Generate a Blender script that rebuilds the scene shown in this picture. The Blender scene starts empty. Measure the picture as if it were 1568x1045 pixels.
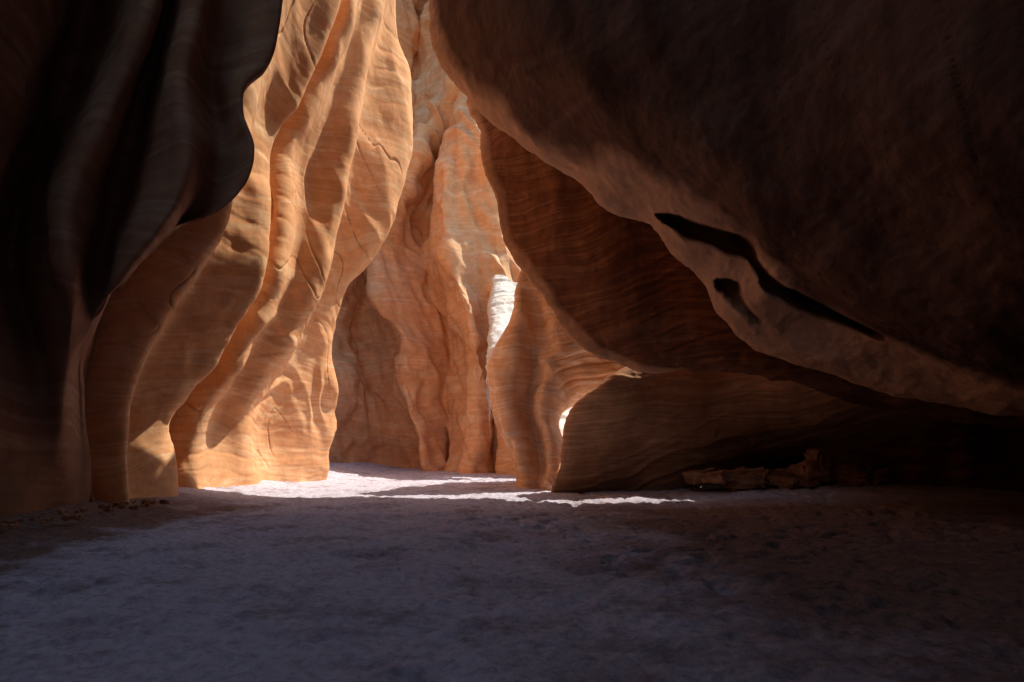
import bpy, math, numpy as np
from mathutils import Vector

rng = np.random.RandomState(7)

# ---------------------------------------------------------------- noise
def _h(ix, iy, iz, seed):
    h = (ix.astype(np.int64)*374761393 + iy.astype(np.int64)*668265263 + iz.astype(np.int64)*2147483647 + seed*974711) & 0xffffffff
    h = ((h ^ (h >> 13)) * 1274126177) & 0xffffffff
    h = ((h ^ (h >> 16)) * 2246822519) & 0xffffffff
    h = h ^ (h >> 15)
    return (h & 0xffffff) / float(0xffffff)*2-1

def vnoise(p, seed=0):
    f = np.floor(p).astype(np.int64); t = p-f
    t = t*t*t*(t*(t*6-15)+10)
    r = 0
    for dx in (0, 1):
        wx = t[:, 0] if dx else 1-t[:, 0]
        for dy in (0, 1):
            wy = t[:, 1] if dy else 1-t[:, 1]
            for dz in (0, 1):
                wz = t[:, 2] if dz else 1-t[:, 2]
                r = r + wx*wy*wz*_h(f[:, 0]+dx, f[:, 1]+dy, f[:, 2]+dz, seed)
    return r

def fbm(p, octv=4, seed=0, gain=0.5):
    a, s, r = 1.0, 0.0, 0
    for i in range(octv):
        r = r+a*vnoise(p*(2.03**i)+i*17.3, seed+i); s += a; a *= gain
    return r/s

def hermite(ts, P, tq):
    T = np.gradient(P, ts, axis=0)
    i = np.clip(np.searchsorted(ts, tq, side='right')-1, 0, len(ts)-2)
    h = ts[i+1]-ts[i]; s = (tq-ts[i])/h
    sh = (-1,)+(1,)*(P.ndim-1)
    s = s.reshape(sh); h = h.reshape(sh)
    return ((2*s**3-3*s**2+1)*P[i] + (s**3-2*s**2+s)*h*T[i]
            + (-2*s**3+3*s**2)*P[i+1] + (s**3-s**2)*h*T[i+1])

def resample(pts, n):
    P = np.array(pts, float)
    d = np.r_[0, np.cumsum(np.linalg.norm(np.diff(P, axis=0), axis=1)**0.8)]
    Q = hermite(d, P, np.linspace(0, d[-1], n*4))
    l = np.r_[0, np.cumsum(np.linalg.norm(np.diff(Q, axis=0), axis=1))]
    tq = np.linspace(0, l[-1], n)
    return np.stack([np.interp(tq, l, Q[:, k]) for k in range(3)], 1)

def loft(guides, nu, nv):
    G = np.stack([resample(g, nu) for g in guides])
    d = np.linalg.norm(np.diff(G, axis=0), axis=2).mean(1)
    ts = np.r_[0, np.cumsum(d**0.8)]
    tq = np.linspace(0, ts[-1], nv)
    return hermite(ts, G, tq), np.interp(tq, ts, np.arange(len(ts)))

def normals(S):
    a = np.gradient(S, axis=0); b = np.gradient(S, axis=1)
    n = np.cross(a, b); l = np.linalg.norm(n, axis=2, keepdims=True)
    return n/np.maximum(l, 1e-9)

def rock_disp(P, big=0.25, flute=0.12, strata=0.06, fine=0.02, crack=0.0, seed=0):
    w = fbm(P*0.35, 3, seed+40)
    d = big*fbm(P*0.33, 3, seed+1)
    fl = np.stack([P[:, 0]*0.9+P[:, 2]*0.35, P[:, 1]*0.55, P[:, 2]*0.22], 1)
    r = fbm(fl+w[:, None]*0.5, 2, seed+9)
    d += flute*(1-np.sqrt(r*r+0.01)*3.0)
    q = np.stack([P[:, 0]*0.12, P[:, 1]*0.12, (P[:, 2]-0.28*P[:, 0]+0.12*P[:, 1])*1.7+w*0.9], 1)
    s = fbm(q, 4, seed+21, 0.6)
    mask = np.clip(0.5+fbm(P*0.25, 2, seed+33)*2.0, 0.0, 1.4)
    d += strata*s*1.8*mask
    t = q[:, 2]*1.1; st = np.abs((t-np.floor(t))-0.5)*2
    d += strata*0.5*np.clip((st-0.75)*4, 0, 1)*mask*-1
    if crack:
        c = fbm(fl*np.array([1.3, 1.3, 0.9])+w[:, None]*0.2+31, 2, seed+70)
        cm = np.clip(fbm(P*0.3, 2, seed+75)*3-0.2, 0, 1)
        d -= crack*np.clip(1-np.abs(c)/0.022, 0, 1)*cm
    d += fine*fbm(P*3.0, 4, seed+60, 0.6)
    return d

def to_obj(name, S, mat, smooth=True, lit_edge=None):
    nv, nu, _ = S.shape
    me = bpy.data.meshes.new(name)
    idx = np.arange(nv*nu).reshape(nv, nu)
    q = np.stack([idx[:-1, :-1], idx[1:, :-1], idx[1:, 1:], idx[:-1, 1:]], -1).reshape(-1, 4)
    me.vertices.add(nv*nu); me.vertices.foreach_set('co', S.reshape(-1).astype(np.float32))
    me.loops.add(q.size); me.loops.foreach_set('vertex_index', q.reshape(-1).astype(np.int32))
    me.polygons.add(len(q)); me.polygons.foreach_set('loop_start', np.arange(0, q.size, 4, dtype=np.int32))
    me.polygons.foreach_set('loop_total', np.full(len(q), 4, np.int32))
    me.update(calc_edges=True)
    me.polygons.foreach_set('use_smooth', np.full(len(q), smooth))
    if lit_edge is not None:
        at = me.attributes.new('lit_edge_rock', 'FLOAT', 'POINT')
        at.data.foreach_set('value', lit_edge.astype(np.float32))
    me.materials.append(mat)
    o = bpy.data.objects.new(name, me)
    bpy.context.scene.collection.objects.link(o)
    return o

def seg_dist(P, path):
    best = np.full(len(P), 1e9); tt = np.zeros(len(P))
    path = np.array(path, float); n = len(path)-1
    for i in range(n):
        a, b = path[i], path[i+1]; ab = b-a
        t = np.clip(((P-a)@ab)/max(ab@ab, 1e-9), 0, 1)
        d = np.linalg.norm(P-(a+t[:, None]*ab), axis=1)
        m = d < best
        best[m] = d[m]; tt[m] = (i+t[m])
    return best, tt/n

def sheet(name, guides, mat, nu=300, nv=300, flip=1, grooves=(), lit_edge=None, **kw):
    S, gi = loft(guides, nu, nv)
    N = normals(S)*flip
    P = S.reshape(-1, 3)
    d = rock_disp(P, **kw)
    P2 = P+N.reshape(-1, 3)*d[:, None]
    for path, widths, depth in grooves:
        # erosion slots run level into the rock mass; the path is snapped to the rock face
        path = np.array(path, float); m = len(path)
        tq = np.linspace(0, m-1, 26)
        dense = hermite(np.arange(m).astype(float), path, tq)
        gim = np.repeat(gi, nu)
        cand = np.where((gim > 1.8) & (gim < 4.6))[0]
        C3 = P2[cand]
        snap = np.array([C3[np.argmin(((C3-q)**2).sum(1))] for q in dense])
        snap[1:-1] = (snap[:-2]+snap[1:-1]*2+snap[2:])/4
        near = np.zeros(len(P2), bool); near[cand] = True
        ds, t = seg_dist(P2+0.05*np.stack([vnoise(P*1.5, 91), vnoise(P*1.5, 92), vnoise(P*1.5, 93)], 1), snap)
        wd = np.interp(t*(len(widths)-1), np.arange(len(widths)), widths)*(1+0.3*vnoise(P*2.0, 5))
        k = depth*np.clip((1.1-ds/wd)*2.5, 0, 1)*near
        P2 = P2+k[:, None]*np.array([[0.25, 0.93, 0.30]])
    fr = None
    if lit_edge is not None:  # edge mask: broken rock plus painted bounce light, paler than the face
        g = np.repeat(gi, nu)+0.45*fbm(P*0.7, 4, 88)*lit_edge[2]
        hi = lit_edge[1]+lit_edge[3]*np.clip((P[:, 0]-0.8)/2.2, 0, 1)
        fr = np.clip((g-lit_edge[0])*2, 0, 1)*np.clip((hi-g)/0.3, 0, 1)
    return to_obj(name, P2.reshape(S.shape), mat, lit_edge=fr)

# ---------------------------------------------------------------- materials
def rock_mat(name, ca, cb, cc, dark, dip=0.28, bump=0.5, sbump=0.4, freq=1.5, varnish=0.5, rough=0.6, pits=0.06, lit_edge=None):
    m = bpy.data.materials.new(name); m.use_nodes = True
    nt = m.node_tree; N = nt.nodes; L = nt.links
    b = N['Principled BSDF']; b.inputs['Roughness'].default_value = 0.9
    b.inputs['Specular IOR Level'].default_value = 0.1
    tc = N.new('ShaderNodeTexCoord')
    warp = N.new('ShaderNodeTexNoise'); warp.inputs['Scale'].default_value = 0.16; warp.inputs['Detail'].default_value = 2
    L.new(tc.outputs['Object'], warp.inputs['Vector'])
    sub = N.new('ShaderNodeVectorMath'); sub.operation = 'MULTIPLY_ADD'
    sub.inputs[1].default_value = (1.0, 1.0, 3.0)
    L.new(warp.outputs['Color'], sub.inputs[0]); L.new(tc.outputs['Object'], sub.inputs[2])
    mp = N.new('ShaderNodeMapping'); mp.inputs['Rotation'].default_value = (0.12, math.atan(dip), 0)
    mp.inputs['Scale'].default_value = (0.07, 0.07, freq)
    L.new(sub.outputs[0], mp.inputs['Vector'])
    st = N.new('ShaderNodeTexNoise'); st.inputs['Scale'].default_value = 1.0; st.inputs['Detail'].default_value = 5; st.inputs['Roughness'].default_value = rough
    L.new(mp.outputs[0], st.inputs['Vector'])
    cr = N.new('ShaderNodeValToRGB'); e = cr.color_ramp.elements
    e[0].position = 0.30; e[0].color = (*cb, 1); e[1].position = 0.70; e[1].color = (*cc, 1)
    for p, c in ((0.40, ca), (0.46, cb), (0.50, cc), (0.54, cb), (0.60, ca)):
        x = e.new(p); x.color = (*c, 1)
    L.new(st.outputs['Fac'], cr.inputs['Fac'])
    mv = N.new('ShaderNodeMapping'); mv.inputs['Scale'].default_value = (0.9, 0.9, 0.14)
    L.new(tc.outputs['Object'], mv.inputs['Vector'])
    vn = N.new('ShaderNodeTexNoise'); vn.inputs['Scale'].default_value = 0.8; vn.inputs['Detail'].default_value = 4
    L.new(mv.outputs[0], vn.inputs['Vector'])
    vr = N.new('ShaderNodeMapRange'); vr.inputs['From Min'].default_value = 0.48; vr.inputs['From Max'].default_value = 0.68; vr.inputs['To Max'].default_value = varnish
    L.new(vn.outputs['Fac'], vr.inputs['Value'])
    mx = N.new('ShaderNodeMix'); mx.data_type = 'RGBA'; mx.inputs['B'].default_value = (*dark, 1)
    L.new(vr.outputs[0], mx.inputs['Factor']); L.new(cr.outputs['Color'], mx.inputs['A'])
    res = mx.outputs['Result']
    if lit_edge:  # bounce light on the edge mixed in as a paler rock colour
        at = N.new('ShaderNodeAttribute'); at.attribute_name = 'lit_edge_rock'
        m2 = N.new('ShaderNodeMix'); m2.data_type = 'RGBA'; m2.inputs['B'].default_value = (*lit_edge, 1)
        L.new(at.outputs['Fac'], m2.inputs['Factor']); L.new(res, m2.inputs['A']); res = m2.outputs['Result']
    gn = N.new('ShaderNodeTexNoise'); gn.inputs['Scale'].default_value = 2.2; gn.inputs['Detail'].default_value = 6; gn.inputs['Roughness'].default_value = 0.72
    L.new(tc.outputs['Object'], gn.inputs['Vector'])
    gr = N.new('ShaderNodeMapRange'); gr.inputs['From Min'].default_value = 0.3; gr.inputs['From Max'].default_value = 0.7; gr.inputs['To Min'].default_value = 0.80; gr.inputs['To Max'].default_value = 1.14
    L.new(gn.outputs['Fac'], gr.inputs['Value'])
    ml = N.new('ShaderNodeVectorMath'); ml.operation = 'SCALE'
    L.new(res, ml.inputs[0]); L.new(gr.outputs[0], ml.inputs['Scale'])
    L.new(ml.outputs[0], b.inputs['Base Color'])
    b1 = N.new('ShaderNodeBump'); b1.inputs['Strength'].default_value = sbump; b1.inputs['Distance'].default_value = 0.14
    L.new(st.outputs['Fac'], b1.inputs['Height'])
    b2 = N.new('ShaderNodeBump'); b2.inputs['Strength'].default_value = bump; b2.inputs['Distance'].default_value = pits
    L.new(gn.outputs['Fac'], b2.inputs['Height']); L.new(b1.outputs[0], b2.inputs['Normal'])
    L.new(b2.outputs[0], b.inputs['Normal'])
    return m

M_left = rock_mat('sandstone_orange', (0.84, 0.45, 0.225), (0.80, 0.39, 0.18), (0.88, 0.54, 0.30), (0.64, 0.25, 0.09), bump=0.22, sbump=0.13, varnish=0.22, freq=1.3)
M_back = rock_mat('sandstone_pink', (0.87, 0.52, 0.29), (0.83, 0.44, 0.23), (0.89, 0.60, 0.38), (0.60, 0.33, 0.22), bump=0.3, sbump=0.25, varnish=0.45, freq=1.0)
M_pillar = rock_mat('sandstone_layered', (0.86, 0.54, 0.32), (0.78, 0.44, 0.24), (0.89, 0.66, 0.47), (0.56, 0.31, 0.20), dip=0.7, bump=0.4, sbump=0.5, varnish=0.4, freq=1.7)
M_dark = rock_mat('sandstone_brown', (0.24, 0.095, 0.048), (0.18, 0.068, 0.034), (0.30, 0.135, 0.068), (0.065, 0.026, 0.017), bump=0.5, sbump=0.35, varnish=0.95, freq=1.5, lit_edge=(0.52, 0.28, 0.16))
M_base = rock_mat('sandstone_base', (0.50, 0.255, 0.135), (0.40, 0.19, 0.095), (0.58, 0.32, 0.18), (0.24, 0.11, 0.06), dip=0.2, bump=0.5, sbump=0.5, varnish=0.6, freq=2.0)
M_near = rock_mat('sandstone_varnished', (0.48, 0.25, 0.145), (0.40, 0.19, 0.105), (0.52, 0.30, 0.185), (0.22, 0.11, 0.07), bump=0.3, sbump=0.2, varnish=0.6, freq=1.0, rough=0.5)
M_boulder = rock_mat('sandstone_boulder', (0.17, 0.085, 0.056), (0.145, 0.07, 0.045), (0.20, 0.105, 0.07), (0.05, 0.022, 0.016), dip=0.6, bump=0.6, sbump=0.12, varnish=0.9, freq=0.6, rough=0.5, pits=0.12, lit_edge=(0.60, 0.34, 0.21))
M_sun_white = rock_mat('sandstone_sun_white', (0.87, 0.82, 0.74), (0.84, 0.77, 0.68), (0.89, 0.85, 0.79), (0.45, 0.30, 0.22), bump=0.4, sbump=0.4, varnish=0.25, freq=2.5)  # near-white so the ledges read as burnt-out sunlight

def sand_mat():
    m = bpy.data.materials.new('sand'); m.use_nodes = True
    N = m.node_tree.nodes; L = m.node_tree.links
    b = N['Principled BSDF']; b.inputs['Roughness'].default_value = 0.95; b.inputs['Specular IOR Level'].default_value = 0.1
    tc = N.new('ShaderNodeTexCoord')
    a = N.new('ShaderNodeTexNoise'); a.inputs['Scale'].default_value = 0.8; a.inputs['Detail'].default_value = 9; a.inputs['Roughness'].default_value = 0.78
    c = N.new('ShaderNodeTexNoise'); c.inputs['Scale'].default_value = 9; c.inputs['Detail'].default_value = 6; c.inputs['Roughness'].default_value = 0.78
    L.new(tc.outputs['Object'], a.inputs['Vector']); L.new(tc.outputs['Object'], c.inputs['Vector'])
    cr = N.new('ShaderNodeValToRGB'); e = cr.color_ramp.elements
    e[0].position = 0.36; e[0].color = (0.42, 0.35, 0.40, 1); e[1].position = 0.50; e[1].color = (0.80, 0.75, 0.86, 1)
    L.new(a.outputs['Fac'], cr.inputs['Fac'])
    # red-brown sand along both walls, shade painted in at right, pale wash mid-passage
    sx = N.new('ShaderNodeSeparateXYZ'); L.new(tc.outputs['Object'], sx.inputs[0])
    big = N.new('ShaderNodeTexNoise'); big.inputs['Scale'].default_value = 0.35; big.inputs['Detail'].default_value = 8; big.inputs['Roughness'].default_value = 0.7
    L.new(tc.outputs['Object'], big.inputs['Vector'])
    ad = N.new('ShaderNodeMath'); ad.operation = 'MULTIPLY_ADD'; ad.inputs[1].default_value = 9.0
    L.new(big.outputs['Fac'], ad.inputs[0]); L.new(sx.outputs['X'], ad.inputs[2])
    r1 = N.new('ShaderNodeMapRange'); r1.interpolation_type = 'SMOOTHSTEP'; r1.inputs['From Min'].default_value = 4.0; r1.inputs['From Max'].default_value = 8.0
    L.new(ad.outputs[0], r1.inputs['Value'])
    r2 = N.new('ShaderNodeMapRange'); r2.interpolation_type = 'SMOOTHSTEP'; r2.inputs['From Min'].default_value = -1.2; r2.inputs['From Max'].default_value = -2.8
    L.new(ad.outputs[0], r2.inputs['Value'])
    mxm = N.new('ShaderNodeMath'); mxm.operation = 'MAXIMUM'; L.new(r1.outputs[0], mxm.inputs[0]); L.new(r2.outputs[0], mxm.inputs[1])
    yr = N.new('ShaderNodeMapRange'); yr.inputs['From Min'].default_value = 18.5; yr.inputs['From Max'].default_value = 15.0
    L.new(sx.outputs['Y'], yr.inputs['Value'])
    mm = N.new('ShaderNodeMath'); mm.operation = 'MULTIPLY'; L.new(mxm.outputs[0], mm.inputs[0]); L.new(yr.outputs[0], mm.inputs[1])
    sc = N.new('ShaderNodeMath'); sc.operation = 'MULTIPLY'; sc.inputs[1].default_value = 0.9; L.new(mm.outputs[0], sc.inputs[0])
    mr = N.new('ShaderNodeMix'); mr.data_type = 'RGBA'; mr.inputs['B'].default_value = (0.27, 0.145, 0.095, 1)
    L.new(sc.outputs[0], mr.inputs['Factor']); L.new(cr.outputs[0], mr.inputs['A'])
    gr = N.new('ShaderNodeMapRange'); gr.inputs['From Min'].default_value = 0.36; gr.inputs['From Max'].default_value = 0.54; gr.inputs['To Min'].default_value = 0.68; gr.inputs['To Max'].default_value = 1.06
    L.new(c.outputs['Fac'], gr.inputs['Value'])
    ml = N.new('ShaderNodeVectorMath'); ml.operation = 'SCALE'
    L.new(mr.outputs['Result'], ml.inputs[0]); L.new(gr.outputs[0], ml.inputs['Scale']); L.new(ml.outputs[0], b.inputs['Base Color'])
    b1 = N.new('ShaderNodeBump'); b1.inputs['Strength'].default_value = 1.0; b1.inputs['Distance'].default_value = 0.09
    L.new(c.outputs['Fac'], b1.inputs['Height']); L.new(b1.outputs[0], b.inputs['Normal'])
    return m
M_sand = sand_mat()

# ---------------------------------------------------------------- sand floor
ys = np.r_[-400, -120, -40, np.linspace(-16, 3, 40), np.linspace(3.05, 14, 460), np.linspace(14.1, 48, 260), 70, 150, 400]
xs = np.r_[-400, -120, -40, np.linspace(-18, -9.1, 40), np.linspace(-9, 9, 520), np.linspace(9.1, 18, 40), 40, 120, 400]
X, Y = np.meshgrid(xs, ys)
P = np.stack([X.ravel(), Y.ravel(), np.zeros(X.size)], 1)
z = 0.04*fbm(P*0.5, 3, 3)
f = fbm(P*3.1, 3, 11, 0.55); z += -0.12*np.clip(f*2.2-0.15, 0, 1)*np.clip(0.6+vnoise(P*0.35, 77)*1.3+0.14*P[:, 0], 0, 1)
z += 0.045*fbm(P*6.0, 3, 15, 0.6)
z += 0.35*np.clip((-6.6-P[:, 0]+0.4*fbm(P*0.5, 2, 5))/2.5, 0, 1)**1.5
z += 0.3*np.clip((P[:, 0]-4.5)/5, 0, 1)*np.clip((P[:, 1]-13)/6, 0, 1)
P[:, 2] = z
to_obj('sand_floor', P.reshape(X.shape+(3,)), M_sand)

# ---------------------------------------------------------------- left walls (bottom -> top guide lines)
A = [
 [(-9, -16, -.5), (-9, -16, 4), (-9, -16, 8), (-9, -16, 12)],
 [(-8.9, 2, -.5), (-9, 2, 4), (-9, 2, 8), (-9, 2, 12)],
 [(-8.9, 9.5, -.5), (-8.4, 9.5, 2.6), (-8.0, 9.5, 4.2), (-7.4, 9.5, 6.1), (-6.9, 9.5, 8.0), (-6.3, 9.5, 9.9), (-5, 9, 14.5)],
 [(-8.6, 11, -.5), (-8.4, 11.5, 2.9), (-8.8, 11.5, 4.7), (-8.4, 11.5, 6.4), (-7.7, 11.5, 8.2), (-7.3, 11.5, 10.5), (-6, 11, 14.5)],
 [(-8.9, 13, -.4), (-7.9, 11.5, 2.2), (-7.1, 10.5, 3.4), (-6.8, 10, 4.3), (-6.8, 10, 5.1), (-6.1, 10, 6.7), (-5.5, 10, 8.3), (-5.4, 10, 9.8), (-4.5, 10, 14.5)],
 [(-8.9, 13.5, -.4), (-8.0, 12, 2.9), (-7.1, 11, 3.6), (-7.1, 11.2, 4.4), (-6.9, 11.2, 5.2), (-6.65, 11.2, 6.3), (-6.3, 11.2, 7.7), (-5.9, 11.2, 9.1), (-5.9, 11.2, 10.8), (-5, 11.2, 14.5)],
 [(-9.0, 14, -.4), (-7.9, 12, 3.1), (-6.7, 10.8, 3.9), (-5.8, 10.2, 4.5), (-5.25, 10.2, 5.3), (-5.07, 10.2, 6.0), (-5.15, 10.2, 7.1), (-4.9, 10.2, 8.4), (-4.9, 10.2, 10), (-4, 10.2, 14.5)],
 [(-9.0, 14.2, -.4), (-8.0, 12.2, 3.1), (-6.8, 11.2, 4.1), (-6.1, 11.2, 4.9), (-5.3, 11.2, 5.7), (-5.0, 11.2, 6.4), (-5.15, 11.2, 7.7), (-4.9, 11.2, 9.1), (-4.9, 11.2, 10.8), (-4, 11.2, 14.5)],
 [(-8.9, 14, -.4), (-8.7, 13, 2.0), (-8.3, 12.5, 3.0), (-7.6, 12, 3.8), (-6.4, 11, 4.5), (-5.8, 11, 5.1), (-5.0, 11, 5.4), (-4.4, 10.8, 5.9), (-4.3, 10.8, 6.4), (-4.5, 10.8, 7.0), (-4.5, 10.8, 7.4), (-4.15, 10.8, 7.8), (-3.95, 10.8, 8.4), (-3.9, 10.8, 10.5), (-3.2, 11, 14.5)],
 [(-9.6, 15.0, -.4), (-9.3, 14.2, 2), (-9, 14, 3.4), (-8.3, 13.2, 4.3), (-7, 12.2, 5.2), (-5.6, 12.2, 6.6), (-5.2, 12.2, 8.2), (-5, 12.2, 10.5), (-3.6, 12.5, 14.5)],
 [(-11, 16, -.4), (-10.5, 16, 2), (-10, 16, 4), (-8.5, 15, 6), (-7, 15, 8), (-6, 15, 12), (-5, 15, 14.5)],
]
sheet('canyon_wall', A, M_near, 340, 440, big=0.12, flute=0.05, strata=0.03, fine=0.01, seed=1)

B = [
 [(-11, 13.3, -.4), (-10.6, 13.3, 4), (-8.6, 13, 8), (-6.6, 12.8, 14)],
 [(-8.3, 14.2, -.4), (-8.5, 14.2, 2.07), (-7.9, 13.8, 3.45), (-6.9, 13.5, 4.75), (-6.1, 13.5, 6.1), (-5.75, 13.5, 7.6), (-5.5, 13.5, 9.3), (-5.2, 13.5, 11.4), (-5, 13.5, 13.5)],
 [(-8.6, 15.0, -.4), (-8.9, 15.0, 1.8), (-8.6, 15.0, 3.0), (-7.8, 15.0, 4.3), (-7.0, 15.1, 5.9), (-6.5, 15.2, 7.6), (-6.1, 15.3, 9), (-5.4, 15.3, 11.2), (-4.6, 15.3, 14.5)],
 [(-8.3, 16.0, -.4), (-8.5, 16.0, 1.8), (-8.2, 16, 2.8), (-7.4, 16, 4.0), (-6.6, 16, 5.6), (-6.2, 16, 7.4), (-6.05, 16, 9), (-5.3, 16, 11.0), (-4.3, 16, 14.5)],
 [(-8.5, 16.5, -.4), (-8.5, 16.5, 1.2), (-8.7, 16.5, 2.0), (-8.15, 16.5, 2.8), (-7.4, 16.5, 3.6), (-6.7, 16.5, 4.95), (-6.3, 16.5, 6.1), (-6.2, 16.5, 7.45), (-6.1, 16.5, 9.0), (-5.65, 16.5, 9.75), (-5.2, 16.5, 10.75), (-4.7, 16.5, 11.9), (-4.15, 16.5, 13.5), (-3.9, 16.5, 14.8)],
 [(-9.3, 17.4, -.4), (-9.3, 17.4, 1.9), (-8.7, 17.4, 3.0), (-7.9, 17.4, 4.9), (-7.2, 17.4, 7.5), (-6.5, 17.4, 10), (-5.4, 17.4, 13), (-4.9, 17.4, 15.5)],
 [(-10, 19, -.4), (-10, 19, 2), (-9.4, 19, 3.5), (-8.6, 19, 6), (-8.1, 19, 8.6), (-7, 19, 12), (-6, 19, 16)],
]
sheet('canyon_wall', B, M_left, 360, 300, big=0.14, flute=0.06, strata=0.022, fine=0.012, crack=0.05, seed=2)

C = [
 [(-10.2, 17.8, -.4), (-9.8, 17.8, 2.5), (-8.1, 17.8, 5), (-7.4, 17.8, 8), (-6.3, 17.8, 12), (-5.2, 17.8, 16.5)],
 [(-8.7, 18, -.4), (-8.9, 18, 1.3), (-8.5, 18, 2.4), (-7.6, 18, 3.6), (-6.9, 18, 5.1), (-6.45, 18, 6.6), (-6.4, 18, 8.0), (-6.2, 18, 9.4), (-5.5, 18, 11), (-4.75, 18, 12.6), (-4.2, 18, 14.6), (-4, 18, 16.8)],
 [(-8.5, 19.5, -.4), (-8.7, 19.5, 2.3), (-8.0, 19.5, 3.85), (-6.9, 19.5, 5.6), (-6.4, 19.5, 7.35), (-6.1, 19.5, 9.3), (-5.6, 19.5, 11.05), (-5.0, 19.5, 13), (-4.4, 19.5, 15.2), (-4.2, 19.5, 17)],
 [(-8.4, 21, -.4), (-8.3, 20, 2.3), (-7.7, 20, 3.5), (-6.9, 20, 4.5), (-6.1, 20, 6.1), (-5.5, 20, 8.1), (-5.1, 20, 10.1), (-4.8, 20, 12.1), (-4.4, 20, 13.9), (-3.9, 20, 15.7), (-3.8, 20, 17.2)],
 [(-8.5, 23, -.4), (-8.7, 23, 2.2), (-8.1, 23, 3.8), (-7.4, 23, 5.2), (-6.7, 23, 7.0), (-6.1, 23, 9.1), (-5.7, 23, 11.4), (-5.2, 23, 13.9), (-4.6, 23, 16.2), (-4.1, 23, 18.0)],
 [(-7.9, 24.5, -.4), (-7.8, 24, 2.2), (-7.3, 24, 4.4), (-6.7, 24, 6.1), (-5.9, 24, 7.7), (-5.0, 24, 9.4), (-4.5, 24, 11.1), (-4.3, 24, 13.5), (-4.3, 24, 15.9), (-4.4, 24, 17.8), (-4.4, 24, 19)],
 [(-7.46, 26, -.4), (-7.2, 25.5, 1.0), (-6.9, 25.5, 2.5), (-6.7, 25, 3.5), (-6.95, 25, 5.0), (-6.55, 25, 6.75), (-6.35, 25, 7.5), (-5.55, 25, 8.5), (-4.8, 25, 9.75), (-4.3, 25, 11), (-3.95, 25, 12.25), (-3.85, 25, 14), (-4.0, 25, 15.75), (-4.6, 25, 17), (-5.2, 25, 18.25), (-5.6, 25, 19.5)],
 [(-8.4, 27.5, -.4), (-8, 27, 3), (-7.8, 27, 6), (-6.6, 27, 9), (-5.2, 27, 12), (-5.0, 27, 15), (-6, 27, 18), (-6.8, 27, 19.5)],
 [(-11, 32, -.4), (-10.8, 32, 3), (-10, 32, 6.5), (-9, 32, 10), (-8, 32, 14), (-9, 32, 18), (-10, 32, 20)],
]
sheet('canyon_wall', C, M_left, 460, 560, big=0.22, flute=0.07, strata=0.022, fine=0.012, crack=0.08, seed=3)

# ---------------------------------------------------------------- far wall
D = [
 [(-17, 40, -.5), (-17, 40, 10), (-15, 40, 20), (-14, 42, 36)],
 [(-10.9, 39, -.4), (-10.3, 39, 4.6), (-10.8, 40, 8.7), (-9.6, 40, 12.7), (-8.2, 40, 15.5), (-7.4, 40, 18.7), (-6.8, 44, 27), (-6.3, 44, 37)],
 [(-9.2, 41, -.4), (-9.2, 41, 4.8), (-10.1, 43, 9.2), (-9.2, 43, 13.5), (-7.9, 43, 17.8), (-7.0, 43, 22), (-6.6, 46, 30.5), (-6.2, 46, 38)],
 [(-6.0, 41, -.4), (-6.4, 41, 3), (-7.4, 42, 5), (-7.4, 42, 8), (-8.2, 42, 10), (-8.8, 42, 13), (-8.0, 42, 16), (-7.0, 42, 18), (-6.2, 42, 21), (-5.6, 43, 25), (-5, 43, 30), (-5, 43, 36)],
 [(-4.65, 36, -.4), (-5.2, 36, 2.2), (-6.1, 37, 4.5), (-6.0, 37, 7.4), (-7.1, 37, 8.9), (-7.8, 37, 12.2), (-7.0, 37, 14.5), (-6.1, 37, 15.9), (-5.3, 37, 18.2), (-4.7, 38, 20.5), (-3.6, 38, 22.4), (-3.0, 39, 26), (-3.2, 40, 34)],
 [(-3.7, 38, -.4), (-4.0, 39, 4.5), (-4.0, 39.5, 8.3), (-5.1, 39.5, 11), (-5.6, 40, 14.4), (-4.8, 40, 17.1), (-3.3, 40, 20.2), (-2.5, 40, 24.1), (-2.3, 40, 30)],
 [(-2.1, 33, -.4), (-1.6, 33, 2.2), (-1.8, 33.5, 5.6), (-2.2, 33.5, 8.3), (-3.3, 34, 11.3), (-3.6, 34, 13.4), (-2.9, 34.5, 16.5), (-2.1, 35, 18.5), (-1.5, 35, 20)],
 [(-1, 35, -.4), (-1.0, 35, 2.9), (-1.2, 35, 6.4), (-1.4, 35, 9.9), (-1.4, 35, 13.4), (-1.4, 35, 16.2)],
 [(.3, 32, -.4), (.3, 32, 4), (.3, 32, 6), (.4, 33, 8), (.5, 35, 10.2), (1, 36, 11.5)],
 [(4, 28, -.4), (4, 28.5, 3), (4, 30, 5), (4, 32.5, 7), (4, 35, 8)],
 [(9, 25, -.4), (9, 25, 3), (9, 27, 5), (9, 29, 6), (9, 31, 7)],
]
sheet('canyon_wall', D, M_back, 460, 480, big=0.9, flute=0.3, strata=0.06, fine=0.03, crack=0.1, seed=4)

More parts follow.
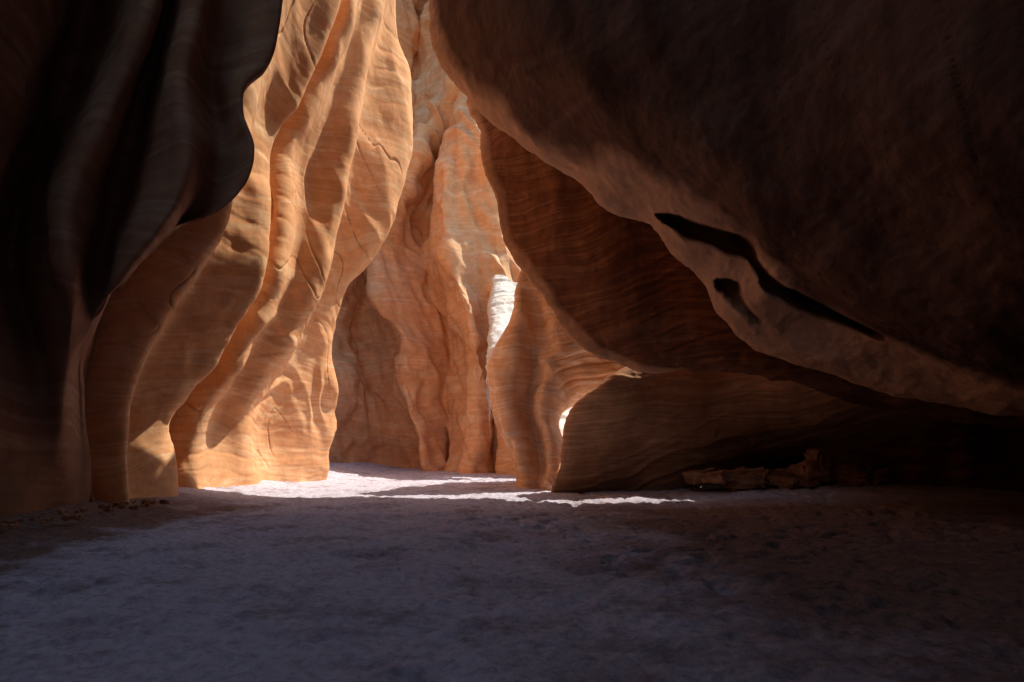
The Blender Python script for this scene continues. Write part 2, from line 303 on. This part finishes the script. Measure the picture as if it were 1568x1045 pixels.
# added ledges behind the slab, whitened and tilted to read as sun glare
def slope(x0, x1, y0, y1, z0, sy, sx, mat, name, seed, drop=3.0):
    g = []
    for i, x in enumerate([x0, x0+0.12]+list(np.linspace(x0+0.4, x1, 5))):
        off = -drop if i == 0 else (-0.15 if i == 1 else 0)
        g.append([(x, y, z0+sy*(y-y0)-sx*(x-x0)+off) for y in (y0-0.01, y0+(y1-y0)*.33, y0+(y1-y0)*.66, y1)])
        g[-1].insert(0, (x, y0-0.25, z0-1.2-sx*(x-x0)+off))
    sheet(name, g, mat, 140, 140, big=0.12, flute=0.0, strata=0.10, fine=0.06, seed=seed)
slope(-1.0, 1.6, 29.2, 34.4, 6.0, 0.88, 0.45, M_sun_white, 'sunlit_rock_ledge', 21)
slope(1.4, 5.0, 24.3, 27.8, 1.7, 0.62, 0.25, M_sun_white, 'sunlit_rock_ledge', 22, drop=1.0)

# ---------------------------------------------------------------- pillar between floor and slab
E = [
 [(1.4, 27, -.4), (1.1, 27, 3), (1.0, 27, 5), (1.2, 26, 5.7), (2.0, 25, 6.2)],
 [(.25, 23, -.4), (.02, 23, 1.04), (-.55, 23, 2.4), (-.74, 23, 4.26), (-.44, 23, 5.1), (-.1, 23, 5.6), (.3, 22.8, 6.6), (.7, 22.6, 7.2)],
 [(.6, 22, -.4), (.35, 22, 1.3), (.0, 22, 2.8), (.1, 22, 4.1), (.2, 22, 5.2), (.3, 22, 6.1), (.3, 22, 7.0), (.6, 22, 7.8)],
 [(.95, 21.8, -.4), (.9, 22.6, 1.3), (.6, 22.6, 2.8), (.7, 22.6, 3.9), (.8, 22.4, 5), (.9, 22.1, 6.0), (.9, 21.8, 7.6)],
 [(1.1, 20.9, -.4), (1.3, 21.4, 1.3), (1.0, 21.4, 2.8), (1.2, 21.4, 3.9), (1.5, 21.4, 5), (1.4, 21.4, 6.0), (1.2, 21.4, 7.6)],
 [(1.9, 22.3, -.4), (1.74, 22.3, 1.3), (1.5, 22.3, 2.4), (2.2, 22.2, 3.3), (2.8, 22, 4), (3.2, 22, 5.2), (3.2, 22, 6), (3.2, 22, 7)],
 [(2.1, 24, -.4), (1.9, 24, 1.3), (1.7, 24, 2.5), (3.2, 22.4, 3.4), (3.8, 22.2, 4), (4, 22, 5.2), (4, 22, 6), (4, 22, 6.6)],
]
sheet('rock_pillar', E, M_pillar, 260, 260, big=0.12, flute=0.12, strata=0.09, fine=0.02, crack=0.08, seed=5)

# ---------------------------------------------------------------- brown slab leaning on the right
edge = [(-1.5, 21, 13.0), (-1.4, 21, 12.4), (-1.0, 20.5, 11.1), (-.88, 20, 9.9), (-.5, 20, 8.9), (-.3, 20, 7.7), (.2, 19.5, 6.8), (.87, 19, 5.7), (1.6, 18.5, 4.6), (2.2, 18, 4.0), (2.8, 17.8, 3.7), (3.3, 17.5, 3.5), (4.2, 17.4, 3.45), (4.9, 18.1, 3.7)]
n_ = len(edge)-1
F = [
 [(x+1.8*(1-i/n_)+.1, y+1.8*(1-i/n_)+.15, z+0.1) for i, (x, y, z) in enumerate(edge)],
 [(x+0.35*(1-i/n_)+.05, y+0.8*(1-i/n_)+.05, z+0.03) for i, (x, y, z) in enumerate(edge)],
 edge,
 [(x+0.35, y-0.25, z+0.15) for x, y, z in edge],
 [(-.3, 19.6, 13.1), (.1, 19.4, 12.2), (1.2, 18.5, 9.8), (2.1, 18, 7.8), (2.9, 17.5, 6.05), (3.7, 17, 4.7), (4.6, 17, 3.5), (5.3, 18.1, 3.8)],
 [(1.5, 18.2, 13.2), (2.1, 18, 11), (3.8, 17.5, 8.5), (4.7, 17, 6.6), (5.5, 16.5, 5.1), (6.2, 16.4, 3.35), (6.6, 18.2, 3.7)],
 [(4.5, 17, 13), (5.4, 17, 9.7), (6.9, 16.5, 7), (8.3, 16, 4.7), (9, 16, 2.9), (9.2, 17.5, 2.6)],
 [(9, 16, 13), (10, 16, 9.7), (12, 15.5, 7), (13, 15, 4.7), (14.5, 13, 1.8), (14.6, 14, 1.4)],
]
sheet('leaning_rock_slab', F, M_dark, 380, 400, big=0.14, flute=0.03, strata=0.08, fine=0.05, crack=0.08, seed=6, lit_edge=(0.5, 2.9, 0.8, 0))  # edge colour lightened to paint its lit rim
G = [
 [(4.1, 19.6, 4.3), (3.5, 20.2, 3.7), (3.0, 21, 2.8), (2.8, 21.5, 2), (2.7, 22, 1), (2.6, 22.5, -.4)],
 [(4.0, 19.0, 3.9), (2.8, 18.6, 3.2), (2.0, 19, 2.7), (1.7, 19.5, 2.1), (1.5, 19.8, 1.1), (1.1, 20.5, -.4)],
 [(4.5, 19.2, 4.0), (4.2, 19.2, 3.2), (3.9, 19.4, 2.4), (3.6, 19.8, 1.6), (3.3, 20.3, .7), (3.1, 20.9, -.4)],
 [(6.3, 19.3, 4.0), (6.2, 19.4, 3.2), (6, 19.8, 2.3), (5.8, 20.4, 1.4), (5.6, 21, .6), (5.4, 21.8, -.4)],
 [(9, 16.4, 4.0), (9, 18, 2.4), (9.2, 20, 1.8), (9.5, 22, 1.2), (9.7, 23.5, .6), (9.8, 24.5, -.4)],
 [(14, 13.5, 5), (15, 15, 3), (15.5, 17, 2), (16, 18, 1.2), (16, 19, .6), (16, 20, -.4)],
 [(17, 5, 4), (17, 5, 3), (17, 5, 2), (17, 5, 1.2), (17, 5, .6), (17, 5, -.4)],
]
sheet('rock_base', G, M_base, 180, 440, big=0.14, flute=0.03, strata=0.10, fine=0.03, crack=0.05, seed=7)
K = [[(x, y, -.5), (x, y+.2, 2.5), (x, y, 5), (x, y, h)] for x, y, h in ((9.8, 21.5, 7), (10.4, 20.2, 7), (12, 18.6, 7.5), (13.4, 17.6, 15), (14.5, 16.8, 17), (16.5, 15.2, 17), (18, 12, 17), (18, 4, 17))]
sheet('sun_leak_wall', K, M_dark, 140, 240, big=0.3, flute=0.05, strata=0.2, fine=0.03, seed=17)  # added behind the slab to stop a sun leak on the floor

# ---------------------------------------------------------------- giant overhanging boulder
low = [(-2.15, 17, 13.4), (-2.15, 16.8, 13.1), (-2.1, 16.5, 12.6), (-1.86, 16, 10.9), (-1.34, 16, 10.3), (-.2, 15.5, 9.1), (.7, 15, 8.2), (1.44, 15, 7.65), (2.1, 14.5, 6.8), (3.0, 14.5, 6.5), (3.5, 14, 5.6), (4.1, 14, 5.0), (4.3, 13.5, 4.1), (4.9, 13.5, 3.5), (5.5, 13, 3.1), (6.6, 12.5, 2.6), (7.4, 12, 2.3), (8.6, 11, 2.0), (10.2, 10, 1.8), (12.5, 8, 1.6)]
H = [
 [(x+2.0, y+3.2, z+(1.6 if i > 4 else 0.3+0.3*i)) for i, (x, y, z) in enumerate(low)],
 [(x+0.5, y+1.0, z+0.25) for x, y, z in low],
 low,
 [(-1.7, 16, 13.6), (-1.72, 15.8, 13.0), (-1.7, 15.5, 12), (-1.3, 15, 11), (.1, 14, 9.2), (1.3, 13.5, 8.1), (2.2, 13, 7.2), (2.8, 13, 6.6), (3.7, 12.5, 5.9), (4.5, 12.5, 5.25), (4.75, 12, 4.5), (5.7, 12, 3.9), (6.4, 11.5, 3.3), (7.3, 11, 2.7), (8.2, 10, 2.3), (9.6, 9, 2), (12, 7, 1.8)],
 [(-.6, 14.2, 14.6), (-.8, 14, 13), (-.5, 13.4, 11.4), (.9, 12.4, 9.0), (2.0, 11.6, 7.6), (3.1, 11.1, 6.6), (4.3, 11, 5.3), (5.4, 10.8, 4.1), (6.6, 10, 3.2), (8, 9, 2.6), (11, 6.6, 2)],
 [(0, 13.0, 15.0), (.2, 12.6, 12.6), (1.4, 11.6, 10), (2.4, 10.6, 8.2), (3.8, 10.2, 6.7), (5.2, 9.6, 5.1), (6.4, 9, 3.7), (7.8, 8, 2.9), (11, 5.6, 2.2)],
 [(2, 11, 15), (3.2, 10, 11.3), (4.2, 9, 8.5), (4.9, 8, 6.1), (5.7, 7, 4.5), (6.7, 6, 3.2), (9, 4, 2.4)],
 [(2, 4, 14.8), (4, 4, 10), (6, 3, 7), (8, 2, 4), (9.5, 1, .5)],
 [(2, -16, 14.8), (5, -16, 11), (7.5, -16, 6), (9, -16, 3), (10, -16, -.5)],
]
slot1 = [(2.94, 13.6, 6.20), (3.6, 13.1, 5.90), (4.30, 12.7, 5.40), (4.75, 12.2, 4.72), (5.6, 12.1, 4.05), (6.5, 11.5, 3.45)]
slot2 = [(4.1, 13.5, 4.8), (4.6, 13.2, 4.6), (4.95, 13.0, 4.05)]
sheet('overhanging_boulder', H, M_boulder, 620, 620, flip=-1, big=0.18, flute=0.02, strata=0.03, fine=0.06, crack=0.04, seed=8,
      grooves=[(slot1, (0.08, 0.26, 0.34, 0.22, 0.14, 0.07), 1.6), (slot2, (0.08, 0.19, 0.08), 0.9)], lit_edge=(0.3, 2.75, 1.0, 0.5))  # lip paler than the face: pitted rock with bounce light painted in

# ---------------------------------------------------------------- unseen roof sheets and walls, added to shape the light
def shade_roof(x0, x1, y0, y1, z, seed):
    xs = np.linspace(x0, x1, 60); ys = np.linspace(y0, y1, 60)
    X, Y = np.meshgrid(xs, ys)
    P = np.stack([X.ravel(), Y.ravel(), np.full(X.size, z)], 1)
    P[:, 0] += 0.5*fbm(P*0.3, 3, seed); P[:, 1] += 0.5*fbm(P*0.3, 3, seed+5); P[:, 2] += 0.4*fbm(P*0.3, 3, seed+9)
    to_obj('unseen_shade_roof', P.reshape(X.shape+(3,)), M_dark)  # unseen sheet, added to limit sky and sun around the opening
shade_roof(-60, -3.0, 10.4, 13.5, 14.2, 8)
shade_roof(-0.6, 60, -60, 14.5, 14.5, 2)
shade_roof(2.2, 60, 14, 19.8, 14.4, 15)
shade_roof(-60, -4.6, 13, 20, 15.6, 3)
shade_roof(-3.6, 2.6, 10.4, 14.4, 14.2, 6)
shade_roof(-14, 3, -60, -3.5, 12.5, 7)
outer = [[(x, y, -1), (x, y, h*.4), (x, y, h)] for x, y, h in ((-14, -16, 12), (-18, 0, 12), (-18, 9, 14), (-18, 30, 24), (-19, 47, 38), (-8, 50, 40), (-1, 50, 32), (4, 48, 12), (12, 46, 7), (20, 30, 7), (22, 15, 12), (20, 0, 16), (12, -17, 16), (0, -18, 14), (-14, -16.2, 12))]
sheet('light_seal_wall', outer, M_dark, 80, 300, big=0.5, flute=0.2, strata=0.1, fine=0.0, seed=9)  # added around the thin wall sheets to seal out stray light
upper = [[(x, y, 13.6), (x, y, 17), (x, y, 21)] for x, y in ((-.2, -14), (0, -2), (0, 4), (0, 9), (0, 12), (.2, 14.3))]
sheet('sun_blocker_wall', upper, M_dark, 60, 120, big=0.3, flute=0.1, strata=0.1, fine=0.0, seed=12)  # added above the opening to keep direct sun off the foreground

# ---------------------------------------------------------------- fallen rocks
def rocks(name, specs, mat, seed):
    r = np.random.RandomState(seed)
    import bmesh
    bm = bmesh.new()
    for (x, y, z, sx, sy, sz, rot) in specs:
        b2 = bmesh.new(); bmesh.ops.create_cube(b2, size=2)
        bmesh.ops.bevel(b2, geom=b2.edges[:], offset=0.3, segments=2, affect='EDGES')
        bmesh.ops.subdivide_edges(b2, edges=b2.edges[:], cuts=4, use_grid_fill=True)
        co = np.array([v.co[:] for v in b2.verts])
        o = r.rand(3)*50
        n = fbm(co*1.1+o, 2, seed)*0.45+np.abs(fbm(co*2.6+o, 3, seed+3))*-0.25
        co = co*(1+n[:, None])
        co *= np.array([sx, sy, sz]); c, s = math.cos(rot), math.sin(rot)
        co = np.stack([co[:, 0]*c-co[:, 1]*s+x, co[:, 0]*s+co[:, 1]*c+y, co[:, 2]+z+0.08*co[:, 0]], 1)
        for v, q in zip(b2.verts, co): v.co = q
        me = bpy.data.meshes.new('t'); b2.to_mesh(me); bm.from_mesh(me); bpy.data.meshes.remove(me); b2.free()
    me = bpy.data.meshes.new(name); bm.to_mesh(me); bm.free(); me.materials.append(mat)
    o = bpy.data.objects.new(name, me); bpy.context.scene.collection.objects.link(o)
sp = []
for i in range(26):
    sp.append((5.8+i*0.2+rng.rand()*.2, 19.0+rng.rand()*1.3, 0.28+rng.rand()*0.5, 0.2+rng.rand()*.35, .2+rng.rand()*.3, .12+rng.rand()*.16, (rng.rand()-.5)*1.2))
sp += [(8.4, 19.4, .5, .6, .5, .28, .1), (9.9, 19.6, .6, .6, .6, .3, .05), (7.0, 19.5, .4, .6, .4, .26, -.1), (9.1, 19.5, 1.0, .34, .3, .3, .6)]
rocks('fallen_rocks', sp, M_base, 3)
sp = []
for i in range(70):
    k = .02+.05*rng.rand()**2; yy = 9.5+rng.rand()*5.0
    sp.append((-8.4+rng.rand()*0.9, yy, 0.24, k*1.3, k, k*.8, rng.rand()*3))
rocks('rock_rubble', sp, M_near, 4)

# ---------------------------------------------------------------- light
s = Vector((0.53, 0.26, 0.81)).normalized()
sun = bpy.data.lights.new('sun', 'SUN'); sun.energy = 5; sun.angle = math.radians(0.53); sun.color = (1, 0.94, 0.82)
so = bpy.data.objects.new('sun', sun); so.rotation_euler = s.to_track_quat('Z', 'Y').to_euler()
bpy.context.scene.collection.objects.link(so)
w = bpy.data.worlds.new('World'); bpy.context.scene.world = w; w.use_nodes = True
sk = w.node_tree.nodes.new('ShaderNodeTexSky'); sk.sky_type = 'NISHITA'; sk.sun_disc = False
sk.sun_elevation = math.asin(s.z); sk.sun_rotation = math.atan2(s.x, s.y)
sk.ozone_density = 5.0; sk.air_density = 2.4; sk.dust_density = 1.0
bg = w.node_tree.nodes['Background']; bg.inputs['Strength'].default_value = 0.15
w.node_tree.links.new(sk.outputs[0], bg.inputs['Color'])

# ---------------------------------------------------------------- camera
cam = bpy.data.cameras.new('camera'); cam.lens = 22.96; cam.sensor_width = 36; cam.shift_y = 0.1005; cam.clip_end = 1500
co = bpy.data.objects.new('camera', cam); co.location = (0, 0, 1.5); co.rotation_euler = (math.radians(90), 0, 0)
bpy.context.scene.collection.objects.link(co); bpy.context.scene.camera = co
bpy.context.scene.view_settings.view_transform = 'Standard'
bpy.context.scene.view_settings.look = 'None'
